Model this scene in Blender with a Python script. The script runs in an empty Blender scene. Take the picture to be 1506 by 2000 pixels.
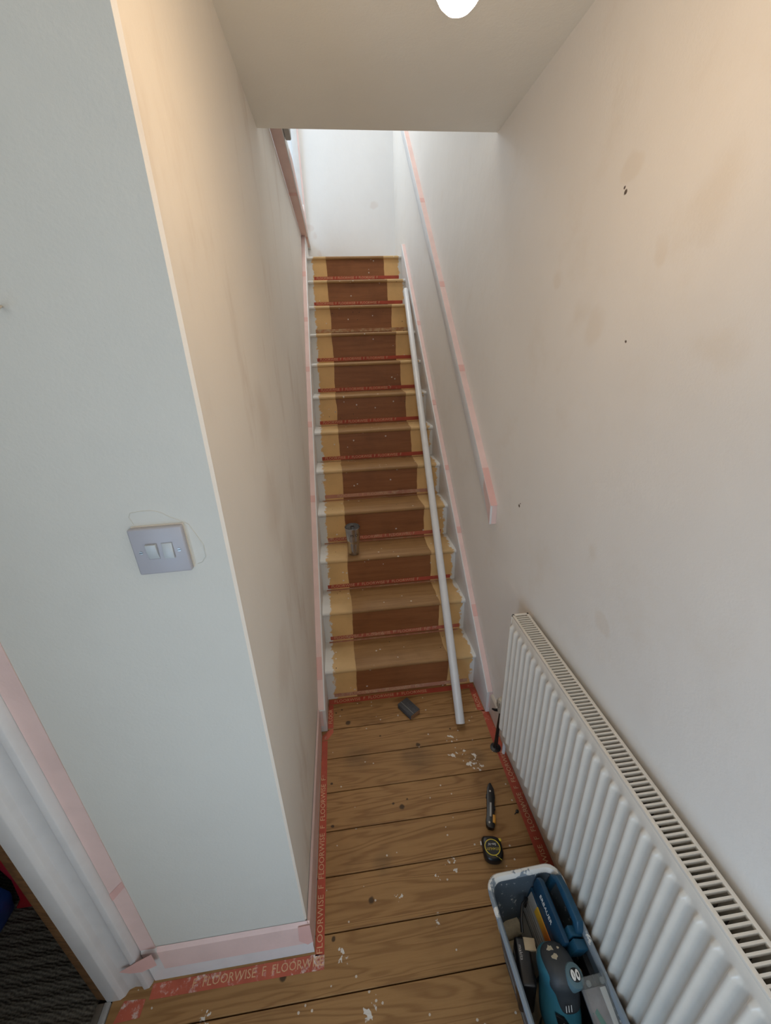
import bpy, bmesh, math, random
from mathutils import Vector, Matrix

random.seed(7)
S = bpy.context.scene
COL = S.collection

# ------------------------------------------------------------------ camera
CAM = Vector((0.2049, -0.6342, 1.7120))
YAW, PITCH, ROLL, FPX = 0.10409, -0.39160, -0.03588, 768.0
fwd = Vector((math.sin(YAW) * math.cos(PITCH), math.cos(YAW) * math.cos(PITCH), math.sin(PITCH)))
rgt0 = Vector((math.cos(YAW), -math.sin(YAW), 0))
up0 = rgt0.cross(fwd)
rgt = rgt0 * math.cos(ROLL) + up0 * math.sin(ROLL)
upv = up0 * math.cos(ROLL) - rgt0 * math.sin(ROLL)
cd = bpy.data.cameras.new('camera')
cam = bpy.data.objects.new('camera', cd)
COL.objects.link(cam)
cd.sensor_fit = 'HORIZONTAL'
cd.sensor_width = 36.0
cd.lens = FPX / 1506.0 * 36.0
cd.clip_start = 0.02
cam.matrix_world = Matrix(((rgt.x, upv.x, -fwd.x, CAM.x), (rgt.y, upv.y, -fwd.y, CAM.y),
                           (rgt.z, upv.z, -fwd.z, CAM.z), (0, 0, 0, 1)))
S.camera = cam

# ------------------------------------------------------------------ light, sky, exposure
S.view_settings.view_transform = 'Standard'
S.view_settings.look = 'None'
S.view_settings.gamma = 1.0
S.view_settings.use_curve_mapping = False
S.view_settings.exposure = 0.19
BULB = 83.0             # radiance of the hanging bulb
wd = bpy.data.worlds.new('sky')
S.world = wd
wd.use_nodes = True
bg = wd.node_tree.nodes['Background']
bg.inputs[0].default_value = (0.62, 0.78, 1.0, 1)
bg.inputs[1].default_value = 1.0

def area(name, loc, target, sx, sy, power, col):
    l = bpy.data.lights.new(name, 'AREA')
    l.shape = 'RECTANGLE'
    l.size, l.size_y = sx, sy
    l.energy = power
    l.color = col
    o = bpy.data.objects.new(name, l)
    COL.objects.link(o)
    o.location = loc
    o.rotation_euler = (Vector(target) - Vector(loc)).to_track_quat('-Z', 'Y').to_euler()
    return o
area('daylight_front_door', (-0.66, -1.43, 0.72), (0.5, -1.30, 0.72), 0.74, 1.30, 9.6, (0.45, 0.70, 1.0))
area('fill_hall_back', (0.10, -2.0, 1.45), (0.15, 0, 1.25), 0.7, 1.1, 6.6, (1.0, 0.95, 0.86))  # added frontal fill from behind the camera, not a real window
area('fill_stair_high', (0.42, 3.90, 4.30), (0.40, 1.6, 1.0), 0.5, 0.6, 11.0, (1.0, 0.94, 0.86))  # added fill shining down the stairs through an invented high opening
area('fill_stair_overhead', (0.42, 2.05, 4.70), (0.42, 1.95, 0), 0.55, 0.55, 15.0, (1.0, 0.93, 0.84))  # added overhead fill for the treads; the roof opening is invented
area('daylight_landing_window', (-1.06, 3.1, 3.75), (0.2, 3.2, 3.55), 1.0, 0.95, 11.0, (0.52, 0.76, 1.0))

# ------------------------------------------------------------------ materials
class NT:
    def __init__(s, name, rough=0.6, metal=0.0, spec=0.5):
        s.m = bpy.data.materials.new(name)
        s.m.use_nodes = True
        s.t = s.m.node_tree
        s.b = s.t.nodes['Principled BSDF']
        s.b.inputs['Roughness'].default_value = rough
        s.b.inputs['Metallic'].default_value = metal
        s.b.inputs['Specular IOR Level'].default_value = spec
        s._co = None
    def n(s, typ, **k):
        x = s.t.nodes.new(typ)
        for a, v in k.items():
            setattr(x, a, v)
        return x
    def put(s, sock, v):
        if v is None:
            return
        if hasattr(v, 'is_linked') or isinstance(v, bpy.types.NodeSocket):
            s.t.links.new(v, sock)
        else:
            if sock.type == 'RGBA' and len(v) == 3:
                v = (*v, 1)
            sock.default_value = v
    def co(s):
        if s._co is None:
            s._co = s.n('ShaderNodeTexCoord').outputs['Object']
        return s._co
    def xyz(s, v=None):
        x = s.n('ShaderNodeSeparateXYZ')
        s.put(x.inputs[0], v or s.co())
        return x.outputs
    def math(s, op, a, b=None, c=None, clamp=False):
        x = s.n('ShaderNodeMath', operation=op, use_clamp=clamp)
        s.put(x.inputs[0], a); s.put(x.inputs[1], b); s.put(x.inputs[2], c)
        return x.outputs[0]
    def mapv(s, scale=(1, 1, 1), loc=(0, 0, 0), rot=(0, 0, 0), v=None):
        x = s.n('ShaderNodeMapping')
        s.put(x.inputs[0], v or s.co())
        x.inputs['Location'].default_value = loc
        x.inputs['Rotation'].default_value = rot
        x.inputs['Scale'].default_value = scale
        return x.outputs[0]
    def noise(s, scale=5.0, detail=3.0, rough=0.5, v=None, dist=0.0):
        x = s.n('ShaderNodeTexNoise')
        s.put(x.inputs['Vector'], v or s.co())
        x.inputs['Scale'].default_value = scale
        x.inputs['Detail'].default_value = detail
        x.inputs['Roughness'].default_value = rough
        x.inputs['Distortion'].default_value = dist
        return x.outputs[0]
    def vor(s, scale=20.0, v=None):
        x = s.n('ShaderNodeTexVoronoi')
        s.put(x.inputs['Vector'], v or s.co())
        x.inputs['Scale'].default_value = scale
        return x.outputs['Distance'], x.outputs['Color']
    def step(s, v, lo, hi):
        x = s.n('ShaderNodeMapRange', interpolation_type='SMOOTHSTEP')
        s.put(x.inputs[0], v)
        x.inputs[1].default_value = lo
        x.inputs[2].default_value = hi
        return x.outputs[0]
    def mix(s, f, a, b):
        x = s.n('ShaderNodeMix', data_type='RGBA')
        s.put(x.inputs[0], f); s.put(x.inputs[6], a); s.put(x.inputs[7], b)
        return x.outputs[2]
    def rand(s):
        return s.n('ShaderNodeObjectInfo').outputs['Random']
    def bump(s, h, dist=0.002, strength=0.6):
        x = s.n('ShaderNodeBump')
        x.inputs['Strength'].default_value = strength
        x.inputs['Distance'].default_value = dist
        s.put(x.inputs['Height'], h)
        s.t.links.new(x.outputs[0], s.b.inputs['Normal'])
    def base(s, v):
        s.put(s.b.inputs['Base Color'], v)
        return s.m
    def dots(s, spots, soft=0.5, wob=0.02, wscale=18.0):
        """mask of round stains at given points: (x, y, z, radius)"""
        nz = s.n('ShaderNodeTexNoise')
        s.put(nz.inputs['Vector'], s.co())
        nz.inputs['Scale'].default_value = wscale
        w = s.math('MULTIPLY', s.math('SUBTRACT', nz.outputs[0], 0.5), wob)
        acc = None
        for (x, y, z, r) in spots:
            d = s.n('ShaderNodeVectorMath', operation='DISTANCE')
            s.put(d.inputs[0], s.co())
            d.inputs[1].default_value = (x, y, z)
            k = s.math('SUBTRACT', 1.0, s.step(s.math('ADD', d.outputs['Value'], w), r * (1 - soft), r))
            acc = k if acc is None else s.math('MAXIMUM', acc, k)
        return acc

def plain(name, col, rough=0.5, metal=0.0, var=0.06, scale=30.0, spec=0.5, bump=0.0):
    t = NT(name, rough, metal, spec)
    n = t.noise(scale, 3)
    dark = tuple(c * (1 - 2 * var) for c in col)
    lite = tuple(min(1, c * (1 + var)) for c in col)
    t.base(t.mix(n, dark, lite))
    if bump:
        t.bump(n, bump)
    return t.m

def plaster(name, col, smudge, amount=0.5, spots=None, holes=None, streak=False):
    t = NT(name, 0.62, spec=0.25)
    a = t.noise(1.6, 4, 0.6)
    sc = t.mapv((1, 1, 0.35)) if streak else t.co()
    b = t.noise(5.0, 5, 0.65, v=sc)
    c = t.mix(t.step(a, 0.35, 0.75), col, tuple(x * 0.955 for x in col))
    c = t.mix(t.math('MULTIPLY', t.step(b, 0.52, 0.78), amount), c, smudge)
    if spots:
        c = t.mix(t.math('MULTIPLY', t.dots(spots, 0.8, 0.10, 12), 0.4), c, smudge)
    if holes:
        c = t.mix(t.dots(holes, 0.5, 0.01, 60), c, (0.12, 0.09, 0.07))
    t.base(c)
    f = t.noise(160, 3, 0.6)
    g = t.noise(9, 3, 0.5)
    t.bump(t.math('ADD', t.math('MULTIPLY', f, 0.35), t.math('MULTIPLY', g, 2.2)), 0.0022, 0.5)
    return t.m

WALLC = (0.88, 0.83, 0.755)
M_WL = plaster('plaster_stair_wall', WALLC, (0.70, 0.61, 0.52), 0.75, streak=True,
               spots=[(0, .45, 1.3, .16), (0, .62, 1.05, .2), (0, .25, .9, .14), (0, .5, 1.55, .12)])
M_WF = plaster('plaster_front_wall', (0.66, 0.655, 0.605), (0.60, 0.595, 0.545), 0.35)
M_WR = plaster('plaster_right_wall', (0.875, 0.83, 0.77), (0.78, 0.69, 0.58), 0.3,
               spots=[(.852, .46, 1.785, .06), (.852, .60, 1.877, .03), (.852, .232, 1.187, .035), (.852, .145, 1.02, .03),
                      (.852, .33, 2.05, .028), (.852, .10, 1.93, .07), (.852, -.02, 2.02, .05), (.852, .2, 1.86, .03),
                      (.852, .02, 1.7, .06), (.852, .38, 1.75, .05)],
               holes=[(.852, .343, 2.008, .006), (.852, .35, 2.018, .004), (.852, .683, 1.148, .008), (.852, .676, 1.16, .004),
                      (.852, .255, 1.71, .004)])
M_WE = plaster('plaster_end_wall', (0.86, 0.86, 0.86), (0.74, 0.66, 0.62), 0.12,
               spots=[(.10, 3.8, 2.72, .035), (.07, 3.8, 2.78, .03), (.13, 3.8, 2.57, .025), (.66, 3.8, 2.95, .03)])
M_CEIL = plaster('plaster_ceiling', (0.89, 0.86, 0.775), (0.84, 0.80, 0.715), 0.2)
M_PLAIN = plaster('plaster_plain', (0.85, 0.84, 0.81), (0.62, 0.58, 0.52), 0.2)

def gloss(name, col, rough=0.3):
    t = NT(name, rough, spec=0.5)
    n = t.noise(14, 4, 0.6)
    t.base(t.mix(t.step(n, 0.4, 0.8), col, tuple(c * 0.93 for c in col)))
    t.bump(t.noise(60, 2), 0.0006, 0.3)
    return t.m
M_GLOSS = gloss('white_gloss_paint', (0.74, 0.74, 0.74))
M_STRING = gloss('white_string_paint', (0.73, 0.725, 0.72), 0.38)
M_TAPE = None

def tape(name, col, rough=0.55):
    t = NT(name, rough, spec=0.3)
    a = t.noise(9, 3, 0.5)
    b = t.noise(90, 2, 0.5)
    t.base(t.mix(t.step(a, 0.35, 0.7), col, tuple(c * 0.92 for c in col)))
    t.bump(t.math('ADD', b, t.math('MULTIPLY', a, 2)), 0.0009, 0.4)
    return t.m
M_PINK = tape('pink_masking_tape', (0.80, 0.60, 0.56))
M_PINK2 = tape('pink_masking_tape_double', (0.76, 0.47, 0.43))

def carpet_tape(name, col, worn, wear):
    t = NT(name, 0.6, spec=0.3)
    a = t.noise(40, 5, 0.7)
    b = t.noise(7, 3, 0.6)
    k = t.step(t.math('ADD', t.math('MULTIPLY', a, 0.6), t.math('MULTIPLY', b, 0.4)), 0.62 - wear, 0.70 - wear * 0.6)
    c = t.mix(t.step(t.noise(12, 2), .3, .7), col, tuple(x * 0.8 for x in col))
    t.base(t.mix(k, c, worn))
    t.bump(a, 0.0008, 0.4)
    return t.m
M_RED = carpet_tape('red_tape_bright', (0.46, 0.085, 0.05), (0.50, 0.22, 0.13), 0.06)
M_REDW = carpet_tape('red_tape_paint_splashed', (0.50, 0.12, 0.07), (0.70, 0.62, 0.56), 0.115)
M_FADE = carpet_tape('red_tape_faded', (0.52, 0.24, 0.16), (0.52, 0.34, 0.22), 0.16)
M_RUST = carpet_tape('red_tape_worn', (0.42, 0.19, 0.09), (0.50, 0.35, 0.20), 0.2)
M_LETTER = plain('tape_lettering', (0.66, 0.40, 0.22), 0.6, var=0.15, scale=80)

def wood(name, lite, dark, speck=0.8, splash=None, knots=None, smudge=None):
    t = NT(name, 0.55, spec=0.25)
    r = t.rand()
    off = t.n('ShaderNodeCombineXYZ')
    t.put(off.inputs[0], t.math('MULTIPLY', r, 37.0))
    t.put(off.inputs[1], t.math('MULTIPLY', r, 11.0))
    vv = t.n('ShaderNodeVectorMath', operation='ADD')
    t.put(vv.inputs[0], t.co())
    t.put(vv.inputs[1], off.outputs[0])
    st = t.mapv((0.7, 8.5, 8.5), v=vv.outputs[0])
    big = t.noise(1.5, 3, 0.5, v=st, dist=0.5)
    rings = t.math('PINGPONG', t.math('MULTIPLY', big, 22.0), 1.0)
    fine = t.noise(16, 5, 0.7, v=t.mapv((0.25, 5.0, 5.0), v=vv.outputs[0]))
    k = t.math('ADD', t.math('MULTIPLY', t.step(rings, 0.3, 1.0), 0.40), t.math('MULTIPLY', fine, 0.62))
    c = t.mix(t.step(k, 0.15, 0.95), lite, dark)
    patch = t.noise(3.2, 4, 0.6, v=vv.outputs[0])
    c = t.mix(t.math('MULTIPLY', t.step(patch, 0.5, 0.75), 0.45), c, tuple(x * 0.62 for x in dark))
    c = t.mix(t.math('MULTIPLY', r, 0.28), c, tuple(x * 0.78 for x in lite))
    if smudge:
        c = t.mix(t.math('MULTIPLY', t.dots(smudge, 0.85, 0.06, 12), 0.35), c, (0.07, 0.05, 0.03))
    if knots:
        c = t.mix(t.math('MULTIPLY', t.dots(knots, 0.5, 0.012, 40), 0.85), c, (0.035, 0.022, 0.014))
    d, cc = t.vor(55)
    rr = t.n('ShaderNodeSeparateColor')
    t.put(rr.inputs[0], cc)
    sp = t.math('MULTIPLY', t.math('LESS_THAN', t.math('ADD', d, t.math('MULTIPLY', t.noise(150), 0.15)), 0.26), t.math('GREATER_THAN', rr.outputs[0], 0.935))
    c = t.mix(t.math('MULTIPLY', sp, speck), c, (0.62, 0.56, 0.48))
    if splash:
        m = t.dots(splash, 0.25, 0.05, 60)
        m = t.math('MULTIPLY', m, t.step(t.noise(48, 2, .5), 0.52, 0.55))
        c = t.mix(m, c, (0.66, 0.62, 0.56))
    t.base(c)
    t.bump(t.math('ADD', k, t.math('MULTIPLY', fine, 0.6)), 0.0012, 0.5)
    return t.m
M_FLOOR = wood('old_pine_floor', (0.37, 0.205, 0.08), (0.225, 0.11, 0.040),
    splash=[(.61, .645, 0, .022), (.60, .565, 0, .022), (.685, .534, 0, .020), (.690, .497, 0, .024), (.645, .565, 0, .014), (.665, .510, 0, .018),
            (.483, .156, 0, .02), (.28, .10, 0, .014), (.40, .02, 0, .016), (.09, -.02, 0, .018), (.16, -.14, 0, .02), (-.3, -.09, 0, .015), (.42, .13, 0, .01)],
    knots=[(.334, .374, 0, .013), (.129, .794, 0, .016), (.186, .098, 0, .012), (.784, .293, 0, .009), (.36, .40, 0, .006),
           (.05, .505, 0, .006), (.055, .34, 0, .008), (.06, .02, 0, .008), (.07, .86, 0, .006), (.1, .875, 0, .006), (.62, .69, 0, .005), (.30, .39, 0, .005),
           (.28, .70, 0, .006), (.45, .63, 0, .012), (-.09, -.045, 0, .012)],
    smudge=[(.446, .566, 0, .10), (.17, .605, 0, .09), (.40, .58, 0, .05), (.70, .53, 0, .06), (.24, .20, 0, .05)])

def steps(name, mid_a, mid_b, cream, whiteamt=1.0):
    t = NT(name, 0.5, spec=0.3)
    x, y, z = t.xyz()
    w1 = t.math('MULTIPLY', t.math('SUBTRACT', t.noise(4.5, 3), 0.5), 0.035)
    w2 = t.math('MULTIPLY', t.math('SUBTRACT', t.noise(26, 4, 0.65), 0.5), 0.075)
    e1 = t.math('ABSOLUTE', t.math('SUBTRACT', t.math('ADD', x, w1), 0.430))
    e2 = t.math('ABSOLUTE', t.math('SUBTRACT', t.math('ADD', x, w2), 0.436))
    grain = t.noise(3.0, 5, 0.65, v=t.mapv((1.0, 14, 14)))
    pat = t.noise(6, 4, 0.6)
    mid = t.mix(t.step(grain, 0.3, 0.75), mid_a, mid_b)
    mid = t.mix(t.math('MULTIPLY', t.step(pat, 0.45, 0.8), 0.5), mid, tuple(c * 0.75 for c in mid_b))
    cr = t.mix(t.step(t.noise(8, 4), 0.35, 0.8), cream, tuple(c * 0.84 for c in cream))
    c = t.mix(t.step(e1, 0.2425, 0.2455), mid, cr)
    d, cc = t.vor(46)
    q = t.n('ShaderNodeSeparateColor')
    t.put(q.inputs[0], cc)
    ir = t.math('ADD', d, t.math('MULTIPLY', t.noise(140), 0.2))
    sp = t.math('MULTIPLY', t.math('LESS_THAN', ir, 0.33), t.math('GREATER_THAN', q.outputs[0], 0.955))
    c = t.mix(t.math('MULTIPLY', sp, 0.75), c, (0.70, 0.65, 0.58))
    sd = t.math('MULTIPLY', t.math('LESS_THAN', ir, 0.25), t.math('GREATER_THAN', q.outputs[1], 0.965))
    c = t.mix(sd, c, (0.04, 0.03, 0.02))
    wh = t.step(e2, 0.362, 0.370)
    c = t.mix(t.math('MULTIPLY', wh, whiteamt), c, (0.70, 0.69, 0.66))
    t.base(c)
    t.bump(t.math('ADD', t.noise(70, 3), grain), 0.001, 0.4)
    return t.m
M_TREAD = steps('painted_tread', (0.36, 0.205, 0.085), (0.265, 0.14, 0.055), (0.62, 0.41, 0.19))
M_RISER = steps('painted_riser', (0.285, 0.112, 0.042), (0.22, 0.082, 0.030), (0.72, 0.45, 0.19))

M_DARK = plain('black_plastic', (0.009, 0.009, 0.010), 0.35, var=0.2, bump=0.0004)
M_RUBBER = plain('dark_grey_rubber', (0.034, 0.040, 0.046), 0.55, var=0.15, scale=60, bump=0.0006)
M_RAD = gloss('radiator_enamel', (0.76, 0.71, 0.63), 0.26)
M_FIN = plain('radiator_fin_metal', (0.16, 0.145, 0.15), 0.6, var=0.25, scale=12)
M_STEEL = plain('brushed_steel', (0.50, 0.50, 0.51), 0.22, 1.0, var=0.08, scale=60)
M_CHROME = plain('steel_screw', (0.45, 0.44, 0.42), 0.35, 1.0)
M_SWITCH = plain('grey_switch_plastic', (0.42, 0.42, 0.46), 0.35, var=0.02)
M_ROCK = plain('white_switch_plastic', (0.50, 0.54, 0.56), 0.3, var=0.02)
M_BLUE = plain('blue_case_plastic', (0.009, 0.048, 0.10), 0.4, var=0.12)
M_TEAL = plain('teal_tool_plastic', (0.035, 0.155, 0.215), 0.33, var=0.1)
M_WHITE = plain('white_print', (0.78, 0.78, 0.76), 0.5, var=0.02)
M_BROWN = wood('bare_door_wood', (0.20, 0.105, 0.045), (0.10, 0.05, 0.022), 0.0)

# ------------------------------------------------------------------ geometry helpers
class MB:
    def __init__(s):
        s.v = []; s.f = []; s.mi = []
    def add(s, vs, fs, mi=0):
        o = len(s.v)
        s.v += [tuple(v) for v in vs]
        s.f += [tuple(i + o for i in f) for f in fs]
        s.mi += [mi] * len(fs)
        return s
    def box(s, x0, x1, y0, y1, z0, z1, mi=0):
        return s.add([(x0, y0, z0), (x1, y0, z0), (x1, y1, z0), (x0, y1, z0), (x0, y0, z1), (x1, y0, z1), (x1, y1, z1), (x0, y1, z1)],
                     [(0, 3, 2, 1), (4, 5, 6, 7), (0, 1, 5, 4), (1, 2, 6, 5), (2, 3, 7, 6), (3, 0, 4, 7)], mi)
    def prism(s, poly, axis, a, b, mi=0):
        """extrude a 2D polygon along axis; poly in the other two coordinates in order"""
        def P(u, v, w):
            return {'x': (w, u, v), 'y': (u, w, v), 'z': (u, v, w)}[axis]
        n = len(poly)
        vs = [P(u, v, a) for u, v in poly] + [P(u, v, b) for u, v in poly]
        fs = [tuple(range(n))[::-1], tuple(range(n, 2 * n))] + [(i, (i + 1) % n, n + (i + 1) % n, n + i) for i in range(n)]
        return s.add(vs, fs, mi)
    def loft(s, rings, cap0=True, cap1=True, mi=0, closed=True):
        n = len(rings[0]); vs = []; fs = []
        for r in rings:
            vs += list(r)
        for k in range(len(rings) - 1):
            for i in range(n if closed else n - 1):
                j = (i + 1) % n
                fs.append((k * n + i, k * n + j, (k + 1) * n + j, (k + 1) * n + i))
        if cap0: fs.append(tuple(range(n))[::-1])
        if cap1: fs.append(tuple((len(rings) - 1) * n + i for i in range(n)))
        return s.add(vs, fs, mi)
    def tube(s, pts, r, n=10, mi=0, caps=True):
        pts = [Vector(p) for p in pts]
        rings = []
        ref = Vector((0.13, 0.31, 0.94)).normalized()
        for i, p in enumerate(pts):
            d = (pts[min(i + 1, len(pts) - 1)] - pts[max(i - 1, 0)]).normalized()
            if abs(d.dot(ref)) > 0.97:
                ref = Vector((0.94, 0.2, 0.1)).normalized()
            u = d.cross(ref).normalized(); w = d.cross(u)
            rr = r[i] if isinstance(r, (list, tuple)) else r
            rings.append([p + u * rr * math.cos(2 * math.pi * k / n) + w * rr * math.sin(2 * math.pi * k / n) for k in range(n)])
        return s.loft(rings, caps, caps, mi)
    def lathe(s, prof, c, n=28, mi=0, cap0=True, cap1=True):
        rings = [[(c[0] + r * math.cos(2 * math.pi * k / n), c[1] + r * math.sin(2 * math.pi * k / n), c[2] + z) for k in range(n)] for r, z in prof]
        return s.loft(rings, cap0, cap1, mi)
    def build(s, name, mats, parent=None, smooth=False, bevel=0.0, seg=2, M=None, angle=40):
        me = bpy.data.meshes.new(name)
        me.from_pydata(s.v, [], s.f)
        me.update()
        if not isinstance(mats, (list, tuple)):
            mats = [mats]
        for m in mats:
            me.materials.append(m)
        for p, i in zip(me.polygons, s.mi):
            p.material_index = i
        bm = bmesh.new(); bm.from_mesh(me)
        if M is not None:
            bmesh.ops.transform(bm, matrix=M, verts=bm.verts)
        bmesh.ops.recalc_face_normals(bm, faces=bm.faces)
        if bevel > 0:
            es = [e for e in bm.edges if len(e.link_faces) == 2 and e.calc_face_angle(0) > math.radians(25)]
            bmesh.ops.bevel(bm, geom=es, offset=bevel, segments=seg, profile=0.5, affect='EDGES', clamp_overlap=True)
        bm.to_mesh(me); bm.free()
        if smooth or bevel > 0:
            for p in me.polygons:
                p.use_smooth = True
            me.set_sharp_from_angle(angle=math.radians(angle))
        o = bpy.data.objects.new(name, me)
        COL.objects.link(o)
        if parent is not None:
            o.parent = parent
        return o

def empty(name, label, cat, group=None):
    o = bpy.data.objects.new(name, None)
    COL.objects.link(o)
    o.empty_display_size = 0.05
    return tag(o, label, cat, group)
def tag(o, label, cat=None, group=None):
    o['label'] = label
    if cat: o['category'] = cat
    if group: o['group'] = group
    return o
def struct(o, label):
    o['kind'] = 'structure'
    o['label'] = label
    return o
def rrect(cx, cy, hx, hy, r, z, n=5):
    pts = []
    for (sx, sy, a0) in ((1, 1, 0), (-1, 1, 90), (-1, -1, 180), (1, -1, 270)):
        for i in range(n + 1):
            a = math.radians(a0 + 90 * i / n)
            pts.append((cx + sx * (hx - r) + r * math.cos(a), cy + sy * (hy - r) + r * math.sin(a), z))
    return pts
_font_cache = {}
def text_mesh(name, txt, size, mat, parent, M, depth=0.0002, align='LEFT', bend=None, spacing=1.0):
    key = (txt, size, align, spacing, depth)
    if key not in _font_cache:
        cu = bpy.data.curves.new('lettering', 'FONT')
        cu.body = txt; cu.size = size; cu.extrude = depth; cu.align_x = align; cu.align_y = 'CENTER'
        cu.space_character = spacing
        cu.resolution_u = 2
        ob = bpy.data.objects.new('lettering_source', cu)
        COL.objects.link(ob)
        bpy.context.view_layer.update()
        dg = bpy.context.evaluated_depsgraph_get()
        me = bpy.data.meshes.new_from_object(ob.evaluated_get(dg))
        bpy.data.objects.remove(ob); bpy.data.curves.remove(cu)
        _font_cache[key] = me
    me = _font_cache[key].copy()
    me.materials.clear(); me.materials.append(mat)
    for v in me.vertices:
        v.co = bend(v.co) if bend else (M @ v.co)
    o = bpy.data.objects.new(name, me)
    COL.objects.link(o)
    if parent: o.parent = parent
    o['kind'] = 'stuff'
    return o
def frame(o, x, y):
    x = Vector(x).normalized(); y = Vector(y).normalized(); z = x.cross(y)
    return Matrix(((x.x, y.x, z.x, o[0]), (x.y, y.y, z.y, o[1]), (x.z, y.z, z.z, o[2]), (0, 0, 0, 1)))

# ------------------------------------------------------------------ dimensions
W = 0.852; SL = 0.0294; SR = 0.822
G = 0.2105; R = 0.2041; Y1 = 0.952; NOSE = 0.018
ZC = 2.430; YC = 1.157; YE = 3.80; ZL = 2.61; ZT = 4.75
WX, WY = -0.005, 0.005           # plaster faces of the left stair wall and the front wall
SLOPE = R / G
def zs(y): return 0.321 + SLOPE * (y - Y1)     # top line of the strings

# ------------------------------------------------------------------ the room shell
wl = MB().prism([(WX - .005, WY), (WX, WY + .005), (WX, YE), (-.105, YE), (-.105, .105)], 'z', 0, ZL).build('wall_left', M_WL, bevel=0.0, smooth=True)
struct(wl, 'cream plastered wall along the left of the stairs, smudged')
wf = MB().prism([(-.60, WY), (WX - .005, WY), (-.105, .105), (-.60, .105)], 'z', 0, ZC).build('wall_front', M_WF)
struct(wf, 'pale plastered wall facing the camera, with the light switch')
wr = MB().box(W, W + .1, -1.95, YE + .1, 0, ZT).build('wall_right', M_WR)
struct(wr, 'stained cream plastered wall behind the radiator and handrail')
we = MB().box(-.03, W, YE, YE + .1, 2.3, 3.9).box(-.03, .15, YE, YE + .1, 3.9, 4.6).box(.69, W, YE, YE + .1, 3.9, 4.6).box(-.03, W, YE, YE + .1, 4.6, ZT).build('wall_end', M_WE)  # high gap added to let the stair fill through
struct(we, 'bright plastered wall at the top of the stairs')
wb = MB()
wb.box(-.7, -.26, -1.95, -1.85, 0, ZC).box(.46, W, -1.95, -1.85, 0, ZC).box(-.26, .46, -1.95, -1.85, 0, .88).box(-.26, .46, -1.95, -1.85, 2.02, ZC)
struct(wb.build('wall_back', M_PLAIN), 'plain wall behind the camera, with an opening added for the fill light')
wd_ = MB().box(-.70, -.60, -1.95, -1.82, 0, ZC).box(-.70, -.60, -1.04, -.85, 0, ZC).box(-.70, -.60, -1.82, -1.04, 2.05, ZC).box(-.70, -.60, -.85, -.02, 2.02, ZC)
struct(wd_.build('wall_doorway', M_PLAIN), 'wall with the front door opening and the opening into the carpeted room')
ce = MB().box(WX, W, -1.95, YC, ZC, ZL + .05).box(-.70, WX, -1.95, WY, ZC, ZL + .05)
struct(ce.build('ceiling', M_CEIL), 'flat cream ceiling over the hall ending above the stairs')
# upper landing, open to the stairwell
struct(MB().box(-1.1, WX - .1, YC, YE + .1, ZL - .1, ZL).build('floor', M_PLAIN), 'landing floor left of the stairwell, out of view')
bpy.data.objects['floor'].name = 'floor_landing'
ul = MB().box(-1.1, -1.0, YC - .1, 2.58, ZL, ZT).box(-1.1, -1.0, 3.62, YE + .1, ZL, ZT).box(-1.1, -1.0, 2.58, 3.62, ZL, 3.25).box(-1.1, -1.0, 2.58, 3.62, 4.25, ZT)
struct(ul.build('wall_landing_window', M_PLAIN), 'landing wall around the upstairs window, out of view')
struct(MB().box(-1.1, W, YC - .1, YC, ZL + .05, ZT).build('wall_landing_front', plain('landing_low_bounce', (.30, .27, .24), .7)), 'landing wall above the hall ceiling, out of view')  # unseen wall, coloured dark to cut bounce onto the end wall
struct(MB().box(-1.1, -.035, YE, YE + .1, ZL, ZT).build('wall_landing_end', M_WE), 'landing wall beside the end wall')
struct(MB().box(-1.1, .1, YC - .1, YE + .1, ZT, ZT + .1).box(.74, W + .1, YC - .1, YE + .1, ZT, ZT + .1).box(.1, .74, YC - .1, 1.7, ZT, ZT + .1).box(.1, .74, 2.4, YE + .1, ZT, ZT + .1).build('ceiling_landing', M_CEIL), 'landing ceiling, out of view')  # gap added for the overhead stair fill
# dark carpeted room through the doorway
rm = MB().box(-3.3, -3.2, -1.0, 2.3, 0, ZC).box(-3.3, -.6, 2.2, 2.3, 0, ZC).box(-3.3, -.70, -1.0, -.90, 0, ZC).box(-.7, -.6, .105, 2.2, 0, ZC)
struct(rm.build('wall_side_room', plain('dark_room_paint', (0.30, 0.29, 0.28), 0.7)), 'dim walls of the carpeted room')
struct(MB().box(-3.3, -.7, -1.0, 2.3, ZC, ZC + .1).build('ceiling_side_room', M_CEIL), 'ceiling of the carpeted room, out of view')

# carpet: loop pile in rows, real relief
t = NT('dark_loop_carpet', 0.95, spec=0.05)
cv = t.mapv((1, 1, 1), rot=(0, 0, 0.25))
wv = t.n('ShaderNodeTexWave', wave_type='BANDS', bands_direction='Y')
t.put(wv.inputs['Vector'], cv); wv.inputs['Scale'].default_value = 36; wv.inputs['Distortion'].default_value = 4.0; wv.inputs['Detail'].default_value = 3
dd, _ = t.vor(170)
hh = t.math('ADD', t.math('MULTIPLY', wv.outputs['Fac'], 0.5), t.math('MULTIPLY', t.math('SUBTRACT', 1, dd), 0.6))
t.base(t.mix(t.math('MULTIPLY', hh, 0.9), (0.04, 0.035, 0.03), (0.15, 0.135, 0.11)))
t.bump(hh, 0.003, 0.8)
cp = MB()
ny = 60
xs = [-3.2, -1.4, -1.0, -.8, -.614]
vs = []; fs = []
for j in range(2 * ny + 1):
    yy = -.9 + 1.9 * j / (2 * ny)
    for x in xs:
        vs.append((x, yy, -0.004 + (0.004 if j % 2 else 0.0)))
nx = len(xs)
for j in range(2 * ny):
    for i in range(nx - 1):
        fs.append((j * nx + i, j * nx + i + 1, (j + 1) * nx + i + 1, (j + 1) * nx + i))
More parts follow.
